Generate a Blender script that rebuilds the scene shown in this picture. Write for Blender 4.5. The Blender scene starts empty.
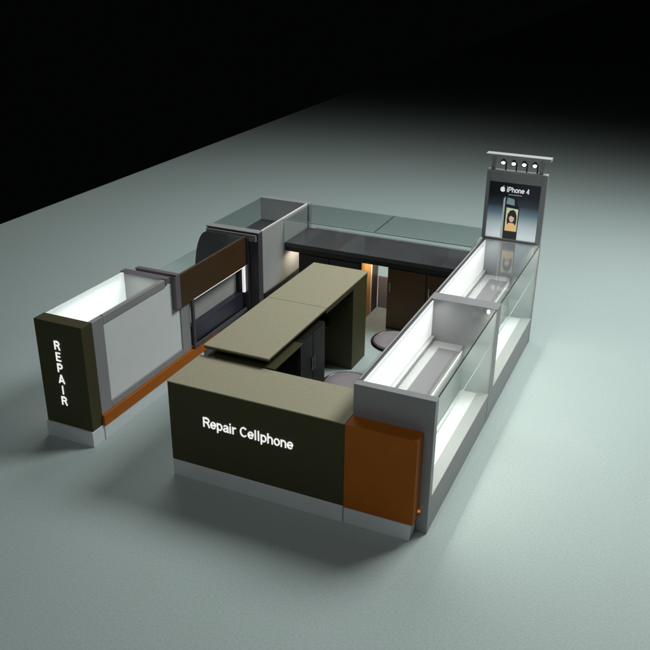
import bpy, bmesh, math, random
from mathutils import Vector, Matrix
random.seed(7)
SC = bpy.context.scene
COL = SC.collection
R = math.radians

# ---------------------------------------------------------------- camera
cd = bpy.data.cameras.new('camera'); cam = bpy.data.objects.new('camera', cd); COL.objects.link(cam)
cam.location = (3.73143899, -5.13739498, 4.31284868)
cam.rotation_euler = (R(65.3709086), R(-0.57507534), R(24.22871998))
cd.sensor_width = 36; cd.lens = 840.83 / 650 * 36
cd.clip_start = 0.05; cd.clip_end = 500
SC.camera = cam

# ---------------------------------------------------------------- world, lamps, exposure
w = bpy.data.worlds.new('World'); SC.world = w; w.use_nodes = True
bg = w.node_tree.nodes['Background']
bg.inputs[0].default_value = (0.75, 0.9, 1.0, 1); bg.inputs[1].default_value = 0.0012
SC.view_settings.view_transform = 'Standard'; SC.view_settings.look = 'None'
SC.view_settings.exposure = 0; SC.view_settings.gamma = 1

def spot(loc, target, power, angle, blend, radius, color=(1, 1, 1)):
    l = bpy.data.lights.new('spot', 'SPOT'); l.energy = power; l.spot_size = R(angle); l.spot_blend = blend
    l.shadow_soft_size = radius; l.color = color
    o = bpy.data.objects.new('spot_lamp', l); COL.objects.link(o); o.location = loc
    o.rotation_euler = (Vector(target) - Vector(loc)).to_track_quat('-Z', 'Y').to_euler()
def area(loc, rot, sx, sy, power, color=(1, 1, 1)):
    l = bpy.data.lights.new('area_light_data', 'AREA'); l.shape = 'RECTANGLE'; l.size = sx; l.size_y = sy; l.energy = power; l.color = color
    o = bpy.data.objects.new('area_light', l); COL.objects.link(o); o.location = loc; o.rotation_euler = rot
TEAL = (0.955, 1.0, 0.985)
spot((4.5, 5.2, 7.6), (3.8, 4.2, 0), 3000, 134, 0.9, 1.7, TEAL)
spot((-2.6, 7.0, 9.0), (-3.0, 5.6, 0), 1250, 125, 0.9, 3.0, TEAL)
spot((2.0, -4.8, 6.4), (1.4, 0.6, 0), 370, 110, 1.0, 1.8, TEAL)  # added fill light without a fitting, lifts the dark front faces

# ---------------------------------------------------------------- materials
def mat(name, col, rough=0.5, metal=0.0, var=0.08, scale=9.0, bump=0.0, emit=None, estr=0.0, spec=0.5, coat=0.0):
    m = bpy.data.materials.new(name); m.use_nodes = True
    nt = m.node_tree; b = nt.nodes['Principled BSDF']
    tc = nt.nodes.new('ShaderNodeTexCoord'); n = nt.nodes.new('ShaderNodeTexNoise')
    n.inputs['Scale'].default_value = scale; n.inputs['Detail'].default_value = 6
    nt.links.new(tc.outputs['Object'], n.inputs['Vector'])
    mx = nt.nodes.new('ShaderNodeMix'); mx.data_type = 'RGBA'
    nt.links.new(n.outputs['Fac'], mx.inputs['Factor'])
    mx.inputs[6].default_value = (*[c * (1 - var) for c in col], 1)
    mx.inputs[7].default_value = (*[min(1, c * (1 + var)) for c in col], 1)
    nt.links.new(mx.outputs[2], b.inputs['Base Color'])
    mr = nt.nodes.new('ShaderNodeMapRange'); mr.inputs['To Min'].default_value = max(0.02, rough - 0.07); mr.inputs['To Max'].default_value = min(1, rough + 0.07)
    nt.links.new(n.outputs['Fac'], mr.inputs['Value']); nt.links.new(mr.outputs[0], b.inputs['Roughness'])
    b.inputs['Metallic'].default_value = metal; b.inputs['Specular IOR Level'].default_value = spec
    b.inputs['Coat Weight'].default_value = coat
    if bump:
        n2 = nt.nodes.new('ShaderNodeTexNoise'); n2.inputs['Scale'].default_value = scale * 25; n2.inputs['Detail'].default_value = 3
        nt.links.new(tc.outputs['Object'], n2.inputs['Vector'])
        bp = nt.nodes.new('ShaderNodeBump'); bp.inputs['Strength'].default_value = bump; bp.inputs['Distance'].default_value = 0.004
        nt.links.new(n2.outputs['Fac'], bp.inputs['Height']); nt.links.new(bp.outputs[0], b.inputs['Normal'])
    if emit:
        b.inputs['Emission Color'].default_value = (*emit, 1); b.inputs['Emission Strength'].default_value = estr
    return m

def glassmat(name, tint=(0.968, 0.98, 0.977), refl=1.0):
    m = bpy.data.materials.new(name); m.use_nodes = True; nt = m.node_tree; nt.nodes.clear()
    out = nt.nodes.new('ShaderNodeOutputMaterial'); mix = nt.nodes.new('ShaderNodeMixShader')
    tr = nt.nodes.new('ShaderNodeBsdfTransparent'); tr.inputs[0].default_value = (*tint, 1)
    gl = nt.nodes.new('ShaderNodeBsdfGlossy'); gl.inputs['Roughness'].default_value = 0.03
    gl.inputs['Color'].default_value = (0.9, 1, 0.98, 1)
    fr = nt.nodes.new('ShaderNodeFresnel'); geo = nt.nodes.new('ShaderNodeNewGeometry')
    ior = nt.nodes.new('ShaderNodeMapRange'); ior.inputs['To Min'].default_value = 1.45; ior.inputs['To Max'].default_value = 1 / 1.45
    nt.links.new(geo.outputs['Backfacing'], ior.inputs['Value']); nt.links.new(ior.outputs[0], fr.inputs[0])
    mul = nt.nodes.new('ShaderNodeMath'); mul.operation = 'MULTIPLY'; mul.inputs[1].default_value = refl
    nt.links.new(fr.outputs[0], mul.inputs[0]); nt.links.new(mul.outputs[0], mix.inputs[0])
    nt.links.new(tr.outputs[0], mix.inputs[1]); nt.links.new(gl.outputs[0], mix.inputs[2])
    nt.links.new(mix.outputs[0], out.inputs[0])
    return m

M = {}
M['tan'] = mat('tan_laminate', (0.315, 0.288, 0.19), 0.6, var=0.16, scale=32, bump=0.25)
M['olive'] = mat('olive_laminate', (0.056, 0.050, 0.019), 0.6, spec=0.3, var=0.18, scale=20, bump=0.2)
M['grey'] = mat('grey_laminate', (0.27, 0.27, 0.275), 0.42, var=0.07, scale=6, bump=0.1)
M['palegrey'] = mat('pale_grey_laminate', (0.34, 0.34, 0.33), 0.5, var=0.06, scale=6, bump=0.1)
M['mauvegrey'] = mat('mauve_grey_laminate', (0.15, 0.125, 0.14), 0.42, var=0.07, scale=6, bump=0.1)
M['darkgrey'] = mat('dark_grey_laminate', (0.060, 0.054, 0.060), 0.45, var=0.1, scale=8, bump=0.1)
M['black'] = mat('black_laminate', (0.014, 0.012, 0.011), 0.4, var=0.2, scale=10)
M['navy'] = mat('navy_laminate', (0.016, 0.016, 0.030), 0.35, var=0.2, scale=10)
M['brown'] = mat('brown_veneer', (0.055, 0.028, 0.010), 0.45, var=0.25, scale=5, bump=0.15)
M['walnut'] = mat('dark_walnut', (0.085, 0.038, 0.006), 0.45, var=0.35, scale=5)
M['orange'] = mat('orange_laminate', (0.37, 0.10, 0.006), 0.6, spec=0.25, var=0.16, scale=7, bump=0.15)
M['white'] = mat('white_laminate', (0.74, 0.74, 0.74), 0.45, var=0.04, scale=8)
M['deck'] = mat('light_grey_deck', (0.50, 0.495, 0.49), 0.5, var=0.06, scale=12)
M['gloss'] = mat('glossy_dark_panel', (0.05, 0.045, 0.05), 0.16, var=0.1, scale=4, coat=0.5)
M['plinth'] = mat('plinth_laminate', (0.66, 0.69, 0.71), 0.5, var=0.07, scale=7, bump=0.1)
M['frost'] = mat('frosted_panel', (0.70, 0.73, 0.72), 0.5, var=0.04, scale=9)
M['inset'] = mat('grey_felt', (0.22, 0.21, 0.215), 0.9, var=0.08, scale=30, bump=0.3)
M['mauve'] = mat('mauve_vinyl', (0.22, 0.19, 0.20), 0.45, var=0.08, scale=9, bump=0.15)
M['rim'] = mat('black_rubber', (0.012, 0.011, 0.011), 0.25, var=0.1)
M['chrome'] = mat('brushed_steel', (0.55, 0.55, 0.56), 0.28, metal=1.0, var=0.05, scale=30)
M['light'] = mat('white_lightbox', (0.8, 0.8, 0.8), 0.6, emit=(1, 0.99, 0.97), estr=0.62)
M['lighthi'] = mat('frosted_lightbox', (0.8, 0.8, 0.8), 0.6, emit=(0.93, 1, 0.98), estr=0.5)
M['warm'] = mat('warm_tube', (0.8, 0.8, 0.8), 0.6, emit=(1, 0.86, 0.66), estr=5)
M['led'] = mat('lamp_face', (0.9, 0.9, 0.9), 0.4, emit=(1, 1, 1), estr=6)
M['letter'] = mat('lit_letter', (0.8, 0.8, 0.8), 0.4, emit=(1, 1, 1), estr=0.72)
M['glass'] = glassmat('clear_glass')
M['frontglass'] = glassmat('anti_glare_glass', refl=0.45)
M['topglass'] = glassmat('green_glass', (0.925, 0.955, 0.95), 1.0)
M['edge'] = mat('glass_edge', (0.03, 0.045, 0.042), 0.15, var=0.1)
M['edgelit'] = mat('lit_glass_edge', (0.42, 0.52, 0.50), 0.2, var=0.1)  # paler copy of the glass edge, its highlight put into the colour

# ---------------------------------------------------------------- builders
def box(bm, x0, x1, y0, y1, z0, z1, bev=0.003):
    r = bmesh.ops.create_cube(bm, size=1.0)
    vs = r['verts']
    for v in vs:
        v.co = Vector(((x0 + x1) / 2 + v.co.x * (x1 - x0), (y0 + y1) / 2 + v.co.y * (y1 - y0), (z0 + z1) / 2 + v.co.z * (z1 - z0)))
    bev = min(bev, min(x1 - x0, y1 - y0, z1 - z0) * 0.3)
    if bev > 0.0006:
        es = list({e for v in vs for e in v.link_edges})
        bmesh.ops.bevel(bm, geom=es, offset=bev, segments=2, affect='EDGES', profile=0.5)
def cyl(bm, p0, p1, r0, r1=None, seg=24):
    p0, p1 = Vector(p0), Vector(p1); r1 = r0 if r1 is None else r1
    d = p1 - p0
    mtx = Matrix.Translation((p0 + p1) / 2) @ d.to_track_quat('Z', 'Y').to_matrix().to_4x4()
    bmesh.ops.create_cone(bm, cap_ends=True, segments=seg, radius1=r0, radius2=r1, depth=d.length, matrix=mtx)
def lathe(bm, prof, cx, cy, seg=48):
    rings = []
    for (r, z) in prof:
        rings.append([bm.verts.new((cx + r * math.cos(2 * math.pi * k / seg), cy + r * math.sin(2 * math.pi * k / seg), z)) for k in range(seg)])
    for a, b in zip(rings, rings[1:]):
        for k in range(seg):
            bm.faces.new((a[k], a[(k + 1) % seg], b[(k + 1) % seg], b[k]))
    bm.faces.new(rings[0][::-1]); bm.faces.new(rings[-1])
def prism_xz(bm, pts, y0, y1):
    a = [bm.verts.new((x, y0, z)) for x, z in pts]; b = [bm.verts.new((x, y1, z)) for x, z in pts]
    n = len(pts)
    bm.faces.new(a); bm.faces.new(b[::-1])
    for k in range(n):
        bm.faces.new((a[k], b[k], b[(k + 1) % n], a[(k + 1) % n]))
def link(name, bm, m, parent=None, smooth=False):
    bmesh.ops.recalc_face_normals(bm, faces=bm.faces)
    me = bpy.data.meshes.new(name)
    off = Vector((0, 0, 0)); p = parent
    while p: off += Vector(p.location); p = p.parent
    bmesh.ops.translate(bm, verts=bm.verts, vec=-off)
    bm.to_mesh(me); bm.free()
    if smooth:
        for f in me.polygons: f.use_smooth = True
    me.materials.append(m)
    o = bpy.data.objects.new(name, me); COL.objects.link(o)
    if parent: o.parent = parent
    return o
def part(name, m, parent, *boxes, bev=0.003):
    bm = bmesh.new()
    for b in boxes: box(bm, *b, bev=bev)
    return link(name, bm, m, parent)
def thing(name, label, cat, loc, group=None):
    o = bpy.data.objects.new(name, None); COL.objects.link(o); o.location = loc
    o.empty_display_size = 0.1
    o['label'] = label; o['category'] = cat
    if group: o['group'] = group
    return o
# lettering drawn with strokes: each glyph is a list of centre lines in a cap-height-1 em
def arc(cx, cy, rx, ry, a0, a1, n=14):
    return [(cx + rx * math.cos(R(a0 + (a1 - a0) * k / n)), cy + ry * math.sin(R(a0 + (a1 - a0) * k / n))) for k in range(n + 1)]
XH = 0.73
GL = {
 'R': (0.74, [[(0.08, 0), (0.08, 1)], [(0.08, 0.93), (0.42, 0.93)] + arc(0.42, 0.72, 0.20, 0.21, 90, -90) + [(0.08, 0.51)], [(0.38, 0.50), (0.50, 0.40), (0.66, 0.0)]]),
 'E': (0.68, [[(0.08, 0), (0.08, 1)], [(0.08, 0.93), (0.60, 0.93)], [(0.08, 0.52), (0.55, 0.52)], [(0.08, 0.07), (0.62, 0.07)]]),
 'P': (0.70, [[(0.08, 0), (0.08, 1)], [(0.08, 0.93), (0.40, 0.93)] + arc(0.40, 0.69, 0.21, 0.24, 90, -90) + [(0.08, 0.45)]]),
 'A': (0.74, [[(0.04, 0), (0.36, 1.0)], [(0.36, 1.0), (0.70, 0)], [(0.14, 0.27), (0.60, 0.27)]]),
 'I': (0.28, [[(0.12, 0), (0.12, 1)]]),
 'C': (0.76, [arc(0.39, 0.5, 0.31, 0.44, 42, 318, 24)]),
 'e': (0.60, [[(0.05, 0.37), (0.52, 0.37)] + arc(0.285, 0.365, 0.235, 0.305, 0, 318, 24)]),
 'p': (0.62, [[(0.08, -0.28), (0.08, XH)], arc(0.30, 0.365, 0.225, 0.305, 0, 360, 24)]),
 'a': (0.58, [arc(0.28, 0.46, 0.20, 0.215, 160, 0, 12) + [(0.48, 0.10), (0.52, 0.0)], [(0.48, 0.42), (0.25, 0.37)] + arc(0.23, 0.21, 0.17, 0.15, 100, 330, 14) + [(0.48, 0.22)]]),
 'i': (0.27, [[(0.11, 0), (0.11, XH)], [(0.11, 0.86), (0.11, 1.0)]]),
 'r': (0.40, [[(0.08, 0), (0.08, XH)], arc(0.34, 0.36, 0.26, 0.30, 175, 78, 8)]),
 'l': (0.27, [[(0.11, 0), (0.11, 1.0)]]),
 'h': (0.60, [[(0.08, 0), (0.08, 1.0)], arc(0.285, 0.42, 0.205, 0.245, 175, 0, 12) + [(0.49, 0)]]),
 'n': (0.60, [[(0.08, 0), (0.08, XH)], arc(0.285, 0.42, 0.205, 0.245, 175, 0, 12) + [(0.49, 0)]]),
 'o': (0.62, [arc(0.30, 0.365, 0.235, 0.305, 0, 360, 26)]),
 '4': (0.60, [[(0.44, 0), (0.44, 0.98)], [(0.44, 0.93), (0.07, 0.30)], [(0.03, 0.26), (0.58, 0.26)]]),
 ' ': (0.30, []),
}
def text_part(name, body, cap, m, parent, x, y, z, width=None, extrude=0.006, weight=0.125, centre=False):
    """upright lettering facing -Y; (x, z) is the left end of the base line, y the plane it stands on"""
    adv = sum(GL[c][0] + 0.04 for c in body) - 0.04
    sx = cap if width is None else width / adv
    pen = -adv * sx / 2 if centre else 0.0
    bm = bmesh.new(); layer = 0
    for c in body:
        aw, strokes = GL[c]
        for st in strokes:
            layer += 1
            pts = [Vector((x + pen + px * sx, z + py * cap)) for px, py in st]
            closed = (pts[0] - pts[-1]).length < 1e-5
            if closed: pts = pts[:-1]
            n = len(pts); h = weight * cap / 2; L = []; Rr = []
            for k in range(n):
                if closed: d0 = (pts[k] - pts[k - 1]).normalized(); d1 = (pts[(k + 1) % n] - pts[k]).normalized()
                else:
                    d0 = (pts[k] - pts[k - 1]).normalized() if k > 0 else (pts[1] - pts[0]).normalized()
                    d1 = (pts[k + 1] - pts[k]).normalized() if k < n - 1 else d0
                t = d0 + d1; t = t.normalized() if t.length > 1e-3 else d0
                nn = Vector((-t.y, t.x)); q = h / max(0.6, nn.dot(Vector((-d1.y, d1.x))))
                L.append(pts[k] + nn * q); Rr.append(pts[k] - nn * q)
            e = extrude + 0.0001 * (layer % 5)
            V = [[bm.verts.new((p.x, yy, p.y)) for p in side] for side in (L, Rr) for yy in (y - e, y)]
            lf, lb, rf, rb = V
            rng = range(n) if closed else range(n - 1)
            for k in rng:
                j = (k + 1) % n
                bm.faces.new((lf[k], lf[j], rf[j], rf[k])); bm.faces.new((lb[k], rb[k], rb[j], lb[j]))
                bm.faces.new((lf[k], lb[k], lb[j], lf[j])); bm.faces.new((rf[k], rf[j], rb[j], rb[k]))
            if not closed:
                bm.faces.new((lf[0], rf[0], rb[0], lb[0])); bm.faces.new((lf[-1], lb[-1], rb[-1], rf[-1]))
        pen += (aw + 0.04) * sx
    return link(name, bm, m, parent)

# ---------------------------------------------------------------- floor
fm = bpy.data.materials.new('speckled_floor'); fm.use_nodes = True
nt = fm.node_tree; b = nt.nodes['Principled BSDF']
tc = nt.nodes.new('ShaderNodeTexCoord')
n1 = nt.nodes.new('ShaderNodeTexNoise'); n1.inputs['Scale'].default_value = 55; n1.inputs['Detail'].default_value = 8; n1.inputs['Roughness'].default_value = 0.75
n2 = nt.nodes.new('ShaderNodeTexNoise'); n2.inputs['Scale'].default_value = 0.7; n2.inputs['Detail'].default_value = 3
nt.links.new(tc.outputs['Object'], n1.inputs['Vector']); nt.links.new(tc.outputs['Object'], n2.inputs['Vector'])
cr = nt.nodes.new('ShaderNodeValToRGB')
cr.color_ramp.elements[0].position = 0.3; cr.color_ramp.elements[0].color = (0.31, 0.375, 0.365, 1)
cr.color_ramp.elements[1].position = 0.7; cr.color_ramp.elements[1].color = (0.44, 0.50, 0.485, 1)
nt.links.new(n1.outputs['Fac'], cr.inputs[0])
mx = nt.nodes.new('ShaderNodeMix'); mx.data_type = 'RGBA'; mx.blend_type = 'MULTIPLY'
cr2 = nt.nodes.new('ShaderNodeValToRGB')
cr2.color_ramp.elements[0].color = (0.9, 0.93, 0.92, 1); cr2.color_ramp.elements[1].color = (1, 1, 1, 1)
nt.links.new(n2.outputs['Fac'], cr2.inputs[0])
mx.inputs['Factor'].default_value = 1
nt.links.new(cr.outputs[0], mx.inputs[6]); nt.links.new(cr2.outputs[0], mx.inputs[7]); nt.links.new(mx.outputs[2], b.inputs['Base Color'])
b.inputs['Roughness'].default_value = 0.62; b.inputs['Specular IOR Level'].default_value = 0.3
bp = nt.nodes.new('ShaderNodeBump'); bp.inputs['Strength'].default_value = 0.35; bp.inputs['Distance'].default_value = 0.003
nt.links.new(n1.outputs['Fac'], bp.inputs['Height']); nt.links.new(bp.outputs[0], b.inputs['Normal'])
bm = bmesh.new(); box(bm, -6.55, 60, -14, 90, -0.12, 0, bev=0.004)
fl = link('floor', bm, fm); fl['kind'] = 'structure'

# ================================================================ front counter
t = thing('front_counter', 'dark olive counter lettered Repair Cellphone with tan top and pale plinth', 'counter', (0.81, 0.27, 0))
H = 0.935
part('plinth', M['plinth'], t, (0.004, 1.62, 0.0, 0.52, 0.0, 0.16))
part('body', M['olive'], t, (0.0, 1.624, 0.006, 0.53, 0.163, H - 0.014), bev=0.002)
part('countertop', M['tan'], t, (-0.003, 1.624, 0.003, 0.545, H - 0.011, H), bev=0.002)
text_part('lettering', 'Repair Cellphone', 0.094, M['letter'], t, 0.335, 0.0055, 0.575, width=0.845)

# ================================================================ orange cabinet block
t = thing('orange_block', 'orange square block cabinet between the lettered counter and the near glass showcase', 'cabinet', (1.92, 0.07, 0))
part('plinth', M['plinth'], t, (1.626, 2.19, 0.004, 0.14, 0, 0.16))
bd = part('body', M['orange'], t, (1.627, 2.215, -0.006, 0.144, 0.163, 0.935), bev=0.004)
bm = bmesh.new(); cyl(bm, (2.200, 0.118, 0.225), (2.232, 0.118, 0.225), 0.013, 0.010, 16)
link('indicator_lamp', bm, mat('orange_lamp', (0.8, 0.3, 0.1), 0.3, emit=(1, 0.36, 0.1), estr=0.4), t)

# ================================================================ right glass showcases
HT = 1.216; XI, XO = 1.630, 2.289
def showcase(name, label, y0, y1, near):
    t = thing(name, label, 'showcase', ((XI + XO) / 2, (y0 + y1) / 2, 0), 'glass showcases along the right side')
    ya = y0 + (0.08 if near else 0.002); yb = y1 - (0.17 if near else 0.075)
    if near: part('end_panel', M['grey'], t, (XI, XO, y0, ya - 0.002, 0, HT))
    part('divider_panel' if near else 'end_panel', M['grey'], t, (XI, XO, yb + 0.002, y1, 0, HT))
    part('back_wall', M['darkgrey'], t, (XI, XI + 0.036, ya, yb, 0, HT - 0.003))
    part('top_rail', M['palegrey'], t, (XI + 0.008, XI + 0.022, ya + 0.002, yb - 0.002, HT - 0.002, HT + 0.004), bev=0.001)
    lp = part('light_panel', M['light'], t, (XI + 0.038, XI + 0.048, ya + 0.01, yb - 0.004, 0.84, HT - 0.016))
    part('ledge', M['deck'], t, (XI + 0.038, XI + 0.085, ya + 0.006, yb - 0.002, 0.79, 0.835), bev=0.006)
    dk = part('deck', M['deck'], t, (XI + 0.038, 2.005, ya + 0.004, yb, 0.31, 0.786), bev=0.004)
    part('felt_inset', M['inset'], dk, (XI + 0.17, 1.995, ya + 0.10, yb - 0.15, 0.783, 0.791), bev=0.001)
    part('base', M['grey'], t, (XI + 0.038, XO - 0.002, ya, yb, 0, 0.29))
    part('lower_shelf', M['white'], t, (2.007, 2.175, ya + 0.004, yb - 0.002, 0.293, 0.308), bev=0.001)
    part('sill', M['palegrey'], t, (2.178, XO, ya + 0.002, yb, 0.292, 0.325), bev=0.002)
    g = part('glass_top', M['glass'], t, (XI + 0.04, XO - 0.012, ya + 0.003, yb - 0.001, HT - 0.010, HT - 0.002), bev=0)
    part('glass_edge', M['edge'], g, (XO - 0.011, XO - 0.002, ya + 0.004, yb - 0.002, HT - 0.012, HT - 0.001), bev=0.001)
    part('front_glass', M['frontglass'], t, (XO - 0.010, XO - 0.003, ya + 0.004, yb - 0.002, 0.327, HT - 0.014), bev=0)
    s = part('glass_shelf', M['glass'], t, (2.01, XO - 0.014, ya + 0.02, yb - 0.02, 0.868, 0.876), bev=0)
    part('shelf_edge', M['edgelit'], s, (XO - 0.0135, XO - 0.011, ya + 0.02, yb - 0.02, 0.866, 0.878), bev=0)
    for q in (ya + 0.05, yb - 0.05):
        bm = bmesh.new(); cyl(bm, (XO - 0.02, q, 0.876), (XO - 0.02, q, 0.893), 0.008, seg=12); link('shelf_clip', bm, M['chrome'], s)
    area((XI + 0.10, (ya + yb) / 2, HT - 0.03), (0, R(-28), 0), 0.03, (yb - ya) * 0.92, 4.2 if near else 3.5, (1, 0.99, 0.97))
    area((2.20, (ya + yb) / 2, 1.19), (0, R(-52), 0), 0.02, (yb - ya) * 0.92, 6.5, (1, 0.96, 0.84))  # added spill light, aimed outward to brighten the floor beside the case
    area((2.02, (ya + yb) / 2, 0.78), (0, R(-32), 0), 0.02, (yb - ya) * 0.92, 5 if near else 4, (1, 0.97, 0.90))  # added low light, brightens the lower shelf and the floor outside
    return t
showcase('glass_showcase', 'near glass showcase with white lit wall and grey end panel behind the orange block', 0.146, 2.20, True)
showcase('glass_showcase', 'far glass showcase with white lit wall, below the phone poster', 2.202, 4.08, False)

# ================================================================ poster stand
t = thing('poster_stand', 'tall grey sign frame holding a phone poster under four small spotlights', 'sign', (1.95, 4.1, HT + 0.003))
X0, X1 = 1.615, 2.285
PZ = HT + 0.002
bm = bmesh.new()
box(bm, X0, X0 + 0.04, 4.025, 4.075, PZ, 2.0); box(bm, X1 - 0.06, X1, 4.025, 4.075, PZ, 2.0)
box(bm, X0 + 0.041, X1 - 0.061, 4.025, 4.075, 1.885, 2.0); box(bm, X0 + 0.041, X1 - 0.061, 4.025, 4.075, PZ, PZ + 0.015)
box(bm, X0 + 0.041, X1 - 0.061, 4.060, 4.074, PZ + 0.016, 1.884)
link('frame', bm, M['grey'], t)
part('shelf_strip', M['palegrey'], t, (X0, X1, 4.0, 4.08, 2.002, 2.016))
part('top_bar', M['palegrey'], t, (X0 - 0.02, X1 + 0.02, 3.98, 4.09, 2.165, 2.198))
bm = bmesh.new(); box(bm, X0 + 0.045, X0 + 0.085, 4.02, 4.07, 2.017, 2.164); link('post', bm, M['grey'], t)
bm = bmesh.new(); box(bm, X1 - 0.095, X1 - 0.055, 4.02, 4.07, 2.017, 2.164); link('post', bm, M['grey'], t)
# poster print: dark at the head, pale at the foot
pm = bpy.data.materials.new('poster_print'); pm.use_nodes = True; nt = pm.node_tree; b = nt.nodes['Principled BSDF']
tc = nt.nodes.new('ShaderNodeTexCoord'); sp = nt.nodes.new('ShaderNodeSeparateXYZ'); cr = nt.nodes.new('ShaderNodeValToRGB')
nt.links.new(tc.outputs['Generated'], sp.inputs[0]); nt.links.new(sp.outputs[2], cr.inputs[0])
e = cr.color_ramp.elements; e[0].position = 0.0; e[0].color = (0.66, 0.73, 0.76, 1); e[1].position = 0.78; e[1].color = (0.004, 0.006, 0.009, 1)
for pos, c in ((0.25, (0.42, 0.49, 0.52, 1)), (0.45, (0.11, 0.17, 0.22, 1)), (0.6, (0.02, 0.03, 0.04, 1))):
    q = cr.color_ramp.elements.new(pos); q.color = c
nt.links.new(cr.outputs[0], b.inputs['Base Color']); nt.links.new(cr.outputs[0], b.inputs['Emission Color'])
b.inputs['Emission Strength'].default_value = 0.55; b.inputs['Roughness'].default_value = 0.25
pz0, pz1 = PZ + 0.016, 1.884
po = part('poster', pm, t, (X0 + 0.042, X1 - 0.062, 4.045, 4.058, pz0, pz1), bev=0)
def flat(name, m, pts, y, parent=po, th=0.002):
    bm = bmesh.new(); prism_xz(bm, pts, y - th, y); return link(name, bm, m, parent)
def ell(cx, cz, rx, rz, n=28, a0=0, a1=360):
    return [(cx + rx * math.cos(R(a0 + (a1 - a0) * k / n)), cz + rz * math.sin(R(a0 + (a1 - a0) * k / n))) for k in range(n)]
def pmat(n, c, e=0.4): return mat(n, c, 0.4, var=0.05, emit=c, estr=e)
pc = 1.935
phone = flat('phone_picture', pmat('print_black', (0.008, 0.008, 0.01)), [(pc - 0.085, 1.236), (pc + 0.075, 1.236), (pc + 0.078, 1.60), (pc + 0.03, 1.70), (pc - 0.09, 1.72)], 4.043)
flat('phone_side', pmat('print_steel', (0.42, 0.46, 0.46)), [(pc - 0.112, 1.25), (pc - 0.088, 1.24), (pc - 0.088, 1.72), (pc - 0.108, 1.70)], 4.0425, phone)
flat('phone_back', pmat('print_teal', (0.22, 0.33, 0.36)), [(pc - 0.075, 1.64), (pc + 0.02, 1.63), (pc + 0.012, 1.70), (pc - 0.065, 1.715)], 4.0405, phone)
flat('screen_picture', pmat('print_lime', (0.55, 0.60, 0.40), 0.6), [(pc - 0.066, 1.33), (pc + 0.066, 1.33), (pc + 0.066, 1.59), (pc - 0.066, 1.60)], 4.0405, phone)
flat('blouse_picture', pmat('print_amber', (0.72, 0.45, 0.20), 0.6), [(pc - 0.064, 1.332), (pc + 0.064, 1.332), (pc + 0.062, 1.40), (pc + 0.03, 1.44), (pc - 0.03, 1.44), (pc - 0.062, 1.41)], 4.038, phone)
flat('hair_picture', pmat('print_hair', (0.02, 0.012, 0.01)), [(pc - 0.044, 1.405), (pc - 0.052, 1.46), (pc - 0.046, 1.525), (pc - 0.022, 1.568), (pc + 0.012, 1.580), (pc + 0.040, 1.560), (pc + 0.056, 1.51), (pc + 0.058, 1.45), (pc + 0.050, 1.40), (pc + 0.030, 1.425), (pc - 0.024, 1.428)], 4.036, phone)
flat('face_picture', pmat('print_face', (0.62, 0.40, 0.33), 0.6), ell(pc + 0.002, 1.482, 0.028, 0.045), 4.034, phone)
flat('fringe_picture', pmat('print_fringe', (0.02, 0.012, 0.01)), [(pc - 0.026, 1.495), (pc - 0.004, 1.512), (pc + 0.032, 1.490), (pc + 0.03, 1.535), (pc - 0.024, 1.535)], 4.0325, phone)
text_part('poster_title', 'iPhone 4', 0.058, pmat('print_white', (0.8, 0.8, 0.8), 0.7), po, pc - 0.085, 4.0445, 1.775, width=0.25, extrude=0.001, weight=0.14)
bm = bmesh.new(); box(bm, pc - 0.06, pc + 0.09, 4.043, 4.0445, 1.744, 1.750, bev=0)     # too small to read in the photo
link('poster_subtitle', bm, pmat('print_grey', (0.5, 0.5, 0.5), 0.4), po)
# bitten fruit emblem
cx, cz = pc - 0.13, 1.80
pts = []
for k in range(40):
    a = 2 * math.pi * k / 40
    r = 0.028 * (1 - 0.10 * math.cos(2 * a) * (1 if math.sin(a) > 0 else 0.3))
    if abs(a - math.pi / 2) < 0.35: r *= 0.86
    if abs(a - 3 * math.pi / 2) < 0.2: r *= 0.93
    x, z = r * math.cos(a), r * math.sin(a)
    dx, dz = x - 0.034, z - 0.004
    if math.hypot(dx, dz) < 0.015: q = 0.015 / max(1e-5, math.hypot(dx, dz)); x, z = 0.034 + dx * q, 0.004 + dz * q
    pts.append((cx + x, cz + z))
bm = bmesh.new(); prism_xz(bm, pts, 4.0405, 4.0425)
prism_xz(bm, [(cx, cz + 0.027), (cx + 0.004, cz + 0.038), (cx + 0.013, cz + 0.044), (cx + 0.011, cz + 0.034)], 4.0405, 4.0425)
link('fruit_emblem', bm, bpy.data.materials['print_white'], po)
for k in range(4):
    sx = X0 + 0.155 + k * 0.115
    bm = bmesh.new(); cyl(bm, (sx + 0.045, 4.045, 2.017), (sx + 0.045, 4.045, 2.110), 0.008, seg=12)
    cyl(bm, (sx + 0.045, 4.045, 2.105), (sx + 0.0, 4.035, 2.120), 0.006, seg=10)
    a = Vector((sx + 0.012, 4.045, 2.128)); bdir = Vector((0.10, -0.62, -0.40)).normalized()
    cyl(bm, a, a + bdir * 0.045, 0.018, 0.034, 28)
    sl = link('spotlight', bm, M['rim'], t)
    bm = bmesh.new(); cyl(bm, a + bdir * 0.0455, a + bdir * 0.049, 0.021, 0.019, 28); link('lens', bm, M['led'], sl)

# ================================================================ repair sign column
t = thing('sign_column', 'dark olive column with REPAIR lettered down its front, at the left end', 'sign column', (-1.17, 0.13, 0))
part('plinth', M['plinth'], t, (-1.436, -0.900, 0.04, 0.205, 0, 0.158))
part('body', M['olive'], t, (-1.431, -0.905, 0.057, 0.2, 0.161, 1.213), bev=0.003)
for k, ch in enumerate('REPAIR'):
    text_part('letter', ch, 0.088, M['letter'], t, -1.195, 0.0565, 0.945 - k * 0.1135, centre=True, weight=0.145)

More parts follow.
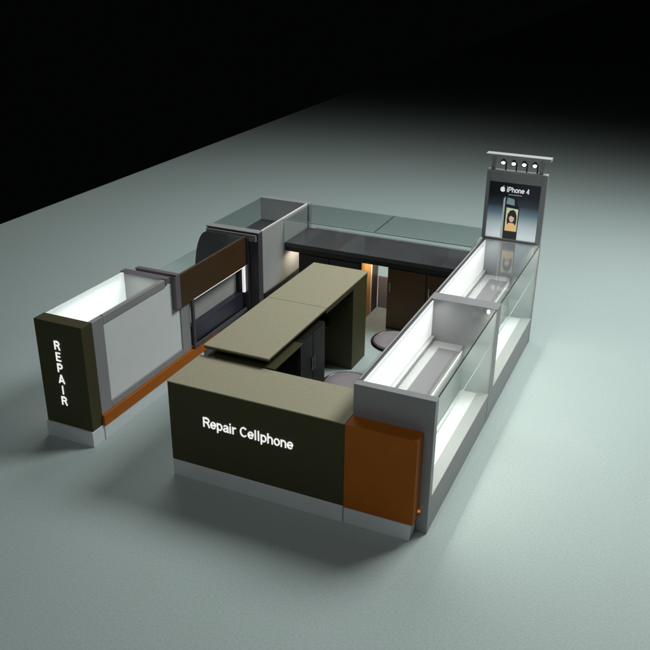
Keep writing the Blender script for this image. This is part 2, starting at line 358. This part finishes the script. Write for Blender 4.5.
# ================================================================ left lightbox case
t = thing('lightbox_case', 'low grey framed case with frosted white panel above an orange ledge, beside the REPAIR column', 'display case', (-1.17, 0.85, 0))
XL0, XL1 = -1.431, -0.904
yc0, yc1 = 0.205, 1.96
part('plinth', M['plinth'], t, (XL0, XL1 + 0.012, yc0 + 0.004, yc1, 0, 0.145))
part('ledge', M['orange'], t, (XL1 - 0.05, XL1 + 0.022, yc0 - 0.002, yc1 + 0.3, 0.148, 0.262))
bm = bmesh.new()
box(bm, XL1 - 0.05, XL1, yc0, 0.36, 0.264, 1.205); box(bm, XL1 - 0.05, XL1, 1.585, 1.75, 0.264, 0.825)
box(bm, XL1 - 0.05, XL1, 0.361, 1.584, 0.264, 0.335); box(bm, XL1 - 0.05, XL1, 0.361, 1.345, 1.13, 1.205)
link('frame', bm, M['grey'], t)
part('frosted_panel', M['frost'], t, (XL1 - 0.035, XL1 - 0.012, 0.362, 1.583, 0.337, 1.128), bev=0.001)
part('top_rail', M['palegrey'], t, (XL1 - 0.03, XL1 - 0.012, 0.37, 1.32, 1.206, 1.215), bev=0.002)
part('outer_lightbox', M['lighthi'], t, (XL0, XL0 + 0.03, yc0 + 0.002, 1.345, 0.16, 1.205), bev=0.002)
part('floor_panel', M['white'], t, (XL0 + 0.032, XL1 - 0.052, yc0 + 0.002, 1.345, 0.147, 0.5))
part('glass_top', M['glass'], t, (XL0, XL1 - 0.032, yc0 + 0.004, 1.345, 1.207, 1.214), bev=0)
part('end_panel', M['palegrey'], t, (XL0 - 0.01, XL1 - 0.053, 1.35, 1.425, 0.264, 1.196))
part('end_trim', M['mauvegrey'], t, (XL0 - 0.016, XL1 - 0.053, 1.346, 1.429, 1.198, 1.216))
part('end_cap', M['mauvegrey'], t, (XL1 - 0.051, XL1 + 0.004, 1.35, 1.425, 1.15, 1.216))
part('spacer', M['white'], t, (XL0 + 0.06, XL1 - 0.055, 1.428, 1.488, 0.264, 1.17))
area((-1.17, 0.8, 1.19), (0, 0, 0), 0.3, 1.0, 2.6, (0.95, 1, 0.98))

# ================================================================ curved glass case with brown back
t = thing('curved_case', 'long case with curved outer glass and brown inner wall, beside the corner showcase', 'display case', (-1.17, 2.2, 0))
ya, yb = 1.49, 3.0
part('divider', M['darkgrey'], t, (-1.36, -0.958, ya, 1.545, 0.264, 1.196))
part('divider_trim', M['mauvegrey'], t, (-1.365, -0.866, ya - 0.004, 1.548, 1.198, 1.216))
part('back_wall', M['brown'], t, (-0.902, -0.872, 1.56, 2.93, 0.835, 1.19))
part('corner_post', M['mauvegrey'], t, (-0.956, -0.868, 1.47, 1.556, 0.835, 1.196))
bm = bmesh.new()
box(bm, -0.90, -0.872, 1.76, 2.93, 0.264, 0.30); box(bm, -0.90, -0.872, 1.76, 1.80, 0.302, 0.83)
link('niche_frame', bm, M['darkgrey'], t)
part('niche_back', M['palegrey'], t, (-1.02, -1.0, 1.81, 2.90, 0.45, 0.828))
part('niche_light', M['light'], t, (-0.898, -0.876, 1.81, 2.93, 0.824, 0.833))
part('niche_drawers', M['navy'], t, (-0.995, -0.91, 1.81, 2.90, 0.302, 0.50))
part('light_strip', M['light'], t, (-0.915, -0.885, 2.895, 2.928, 0.50, 0.812))
part('base', M['darkgrey'], t, (-1.40, -0.905, 1.97, 2.93, 0, 0.262))
# curved section outline (x, z), outer side bulges away
def curve_pts(n=14):
    return [(-1.40 - 0.19 * math.sin(R(90 * k / n)) , 1.17 - 0.62 * (1 - math.cos(R(90 * k / n)))) for k in range(n + 1)]
cp = curve_pts()
bm = bmesh.new(); prism_xz(bm, [(-0.85, 1.175), (-1.36, 1.175)] + cp + [(-1.59, 0.30), (-0.85, 0.30)], 2.935, 2.985)
link('curved_end_panel', bm, M['gloss'], t)
cg = [(x, z) for x, z in cp if z < 0.97] + [(-1.59, 0.46)]
inner = [(x + 0.008, z) for x, z in cg][::-1]
bm = bmesh.new(); prism_xz(bm, cg + inner, 1.55, 2.93)
link('curved_glass', bm, M['topglass'], t)
part('display_deck', M['white'], t, (-1.575, -1.21, 1.56, 2.20, 0.60, 0.87))
part('shelf', M['palegrey'], t, (-1.575, -1.21, 2.255, 2.93, 0.60, 0.72))
part('skirt', M['grey'], t, (-1.575, -1.41, 1.56, 2.93, 0, 0.45))

# ================================================================ corner showcase
t = thing('corner_showcase', 'grey corner showcase with glass top and tall pale inner wall with a bright top edge', 'showcase', (-1.08, 3.75, 0))
XT1 = -0.742
bm = bmesh.new()
box(bm, XL0, XT1, 3.0, 3.095, 0.9, 1.216); box(bm, -0.855, XT1 + 0.004, 2.988, 3.094, 0, 1.14)
link('front_panel', bm, M['darkgrey'], t)
part('front_cap', M['grey'], t, (XL0 - 0.012, XT1 + 0.004, 2.99, 3.10, 1.218, 1.228))
part('front_step', M['grey'], t, (XL0 + 0.005, XT1 - 0.02, 2.97, 2.998, 1.12, 1.20))
part('lower_panel', M['darkgrey'], t, (XL0, -0.857, 3.01, 3.09, 0, 0.898))
iw = part('inner_wall', M['palegrey'], t, (XT1 - 0.022, XT1, 3.098, 4.335, 0, 1.218))
part('polished_edge', M['white'], iw, (XT1 - 0.020, XT1 - 0.004, 3.10, 4.33, 1.219, 1.229), bev=0.001)
part('skirting', M['black'], iw, (XT1 + 0.001, XT1 + 0.02, 3.10, 4.33, 0.0, 0.44))
part('back_panel', M['grey'], t, (XL0, XT1 + 0.012, 4.34, 4.44, 0, 1.222))
area((-1.1, 3.35, 1.19), (R(38), 0, 0), 0.5, 0.04, 5, (1, 0.97, 0.98))
part('deck', M['darkgrey'], t, (XL0 + 0.01, XT1 - 0.024, 3.098, 4.337, 0.3, 0.93))
g = part('glass_top', M['topglass'], t, (XL0 + 0.002, XT1 - 0.024, 3.102, 4.338, 1.208, 1.216), bev=0)
part('outer_glass', M['glass'], t, (XL0 + 0.002, XL0 + 0.009, 3.098, 4.338, 0.93, 1.206), bev=0)

# ================================================================ back counter
t = thing('back_counter', 'long black counter with a low glass case on top, across the back of the kiosk', 'counter', (0.43, 4.0, 0))
bx0, bx1, by0, by1 = -0.736, 1.60, 3.665, 4.33
part('worktop', M['darkgrey'], t, (bx0, bx1, by0, by1, 0.862, 0.912))
part('apron', M['black'], t, (bx0, bx1, by0 + 0.012, by0 + 0.05, 0.80, 0.86))
bm = bmesh.new(); box(bm, -0.56, 0.268, by0 + 0.03, by1 - 0.06, 0.0, 0.798); cab = link('cabinet', bm, M['black'], t)
for k in range(2):
    x = -0.55 + k * 0.41
    d = part('door', M['black'], cab, (x, x + 0.40, by0 + 0.012, by0 + 0.028, 0.03, 0.785))
    part('handle', M['chrome'], d, (x + 0.33, x + 0.342, by0 - 0.004, by0 + 0.01, 0.5, 0.62))
part('side_veneer', mat('honey_veneer', (0.50, 0.23, 0.045), 0.4, var=0.2, scale=6), cab, (0.270, 0.282, by0 + 0.03, by1 - 0.33, 0.0, 0.797))
part('side_strip', M['white'], cab, (0.270, 0.286, by1 - 0.325, by1 - 0.285, 0.0, 0.797))
part('side_batten', M['brown'], cab, (0.270, 0.282, by1 - 0.28, by1 - 0.062, 0.0, 0.797))
bm = bmesh.new(); box(bm, 0.615, bx1 - 0.01, by0 + 0.03, by1 - 0.06, 0.0, 0.798); cab = link('cabinet', bm, M['black'], t)
for k in range(2):
    x = 0.622 + k * 0.485
    d = part('door', M['walnut'], cab, (x, x + 0.475, by0 + 0.012, by0 + 0.028, 0.03, 0.785))
    part('handle', M['chrome'], d, (x + 0.03, x + 0.042, by0 - 0.004, by0 + 0.01, 0.5, 0.62))
part('rear_kick_panel', M['mauve'], t, (0.29, 0.612, by1 - 0.07, by1 - 0.05, 0.0, 0.43))
bm = bmesh.new(); cyl(bm, (-0.70, 3.70, 0.842), (-0.70, 4.25, 0.842), 0.012, seg=14)
link('under_lamp', bm, M['warm'], t)
bm = bmesh.new(); cyl(bm, (0.44, 3.80, 0.845), (0.44, 4.20, 0.845), 0.010, seg=14)
link('under_lamp', bm, M['warm'], t)
# glass case in two bays
gt = HT - 0.004
for xa, xb in ((bx0 + 0.004, 0.428), (0.434, bx1)):
    g = part('glass_top', M['topglass'], t, (xa, xb, by0 + 0.002, by1 + 0.045, gt - 0.008, gt), bev=0)
    part('glass_edge', M['edgelit'], g, (xa, xb, by0 - 0.004, by0 + 0.0015, gt - 0.010, gt + 0.001), bev=0)
    part('front_glass', M['glass'], t, (xa, xb, by0 + 0.002, by0 + 0.008, 0.914, gt - 0.010), bev=0)
    part('rear_glass', M['glass'], t, (xa, xb, by1 + 0.036, by1 + 0.043, 0.914, gt - 0.010), bev=0)
part('rear_rail', M['grey'], t, (bx0 + 0.10, bx1, by1 + 0.002, by1 + 0.045, 0.80, 0.912))
part('glass_joint', M['edge'], t, (0.4285, 0.4335, by0 + 0.003, by1 + 0.04, gt - 0.012, gt + 0.002), bev=0)
part('side_glass', M['glass'], t, (bx1 - 0.008, bx1 - 0.002, by0 + 0.012, by1 + 0.03, 0.914, gt - 0.012), bev=0)
area((-0.64, 3.95, 0.83), (0, R(-35), 0), 0.05, 0.4, 7, (1, 0.86, 0.68))
area((0.46, 4.0, 0.83), (0, R(35), 0), 0.04, 0.4, 3.0, (1, 0.85, 0.65))

# ================================================================ island cabinet
t = thing('island_cabinet', 'tan topped island cabinet with stepped double top, right behind the lettered counter', 'cabinet', (0.33, 1.2, 0))
part('countertop', M['tan'], t, (0.013, 0.668, 0.566, 1.786, 1.010, 1.026))
part('top_trim', M['olive'], t, (0.018, 0.664, 0.572, 1.78, 0.992, 1.008))
part('lower_shelf', M['olive'], t, (0.03, 0.70, 0.61, 1.186, 0.895, 0.912))
part('riser', M['black'], t, (0.10, 0.55, 0.70, 1.78, 0.914, 0.990))
part('body', M['black'], t, (0.05, 0.50, 0.68, 1.186, 0.0, 0.893))
tw = part('tall_cupboard', M['black'], t, (0.30, 0.655, 1.19, 1.765, 0.0, 0.893))
for k in range(2):
    d = part('cupboard_door', M['black'], tw, (0.657, 0.668, 1.20 + k * 0.283, 1.473 + k * 0.283, 0.03, 0.88))
    bm = bmesh.new(); y = 1.455 + k * 0.045
    cyl(bm, (0.676, y, 0.50), (0.676, y, 0.64), 0.006, seg=12); link('handle', bm, M['chrome'], d)
t = thing('island_cabinet', 'tan topped dark olive cabinet standing farther back, facing the black back counter', 'cabinet', (0.33, 2.3, 0))
part('countertop', M['tan'], t, (0.013, 0.668, 1.79, 2.9, 1.010, 1.026))
part('top_trim', M['olive'], t, (0.018, 0.664, 1.795, 2.895, 0.955, 1.008))
part('side_panel', M['olive'], t, (0.02, 0.05, 1.80, 2.50, 0.0, 0.953))
part('end_cabinet', M['olive'], t, (0.02, 0.66, 2.505, 2.895, 0.0, 0.953))
part('knee_shelf', M['olive'], t, (0.052, 0.40, 1.80, 2.50, 0.50, 0.52))

# ================================================================ stools
def stool(label, x, y, zs, r):
    t = thing('round_stool', label, 'stool', (x, y, 0), 'round stools inside the kiosk')
    bm = bmesh.new(); lathe(bm, [(r * 0.90, zs - 0.05), (r * 0.965, zs - 0.035), (r * 0.965, zs - 0.012), (r * 0.90, zs), (r * 0.5, zs + 0.006), (0.02, zs + 0.008)], x, y); link('seat', bm, M['mauve'], t, True)
    bm = bmesh.new(); seg = 56; ms = 12; vs = []
    for k in range(seg):
        a = 2 * math.pi * k / seg; ring = []
        for j in range(ms):
            q = 2 * math.pi * j / ms; rr = r + 0.016 * math.cos(q)
            ring.append(bm.verts.new((x + rr * math.cos(a), y + rr * math.sin(a), zs - 0.026 + 0.02 * math.sin(q))))
        vs.append(ring)
    for k in range(seg):
        for j in range(ms):
            bm.faces.new((vs[k][j], vs[(k + 1) % seg][j], vs[(k + 1) % seg][(j + 1) % ms], vs[k][(j + 1) % ms]))
    link('rim', bm, M['rim'], t, True)
    bm = bmesh.new(); cyl(bm, (x, y, 0.03), (x, y, zs - 0.052), 0.028); link('pedestal', bm, M['chrome'], t, False)
    bm = bmesh.new(); lathe(bm, [(0.21, 0.0), (0.21, 0.012), (0.08, 0.03), (0.03, 0.05)], x, y); link('foot', bm, M['chrome'], t, True)
    return t
stool('grey round stool seat just behind the Repair Cellphone counter', 1.08, 1.36, 0.5, 0.235)
stool('mauve round stool with black rim beside the near glass showcase wall', 1.17, 2.44, 0.5, 0.24)

# ---------------------------------------------------------------- render settings
SC.render.engine = 'CYCLES'
SC.cycles.max_bounces = 10; SC.cycles.transparent_max_bounces = 24
SC.cycles.sample_clamp_indirect = 4
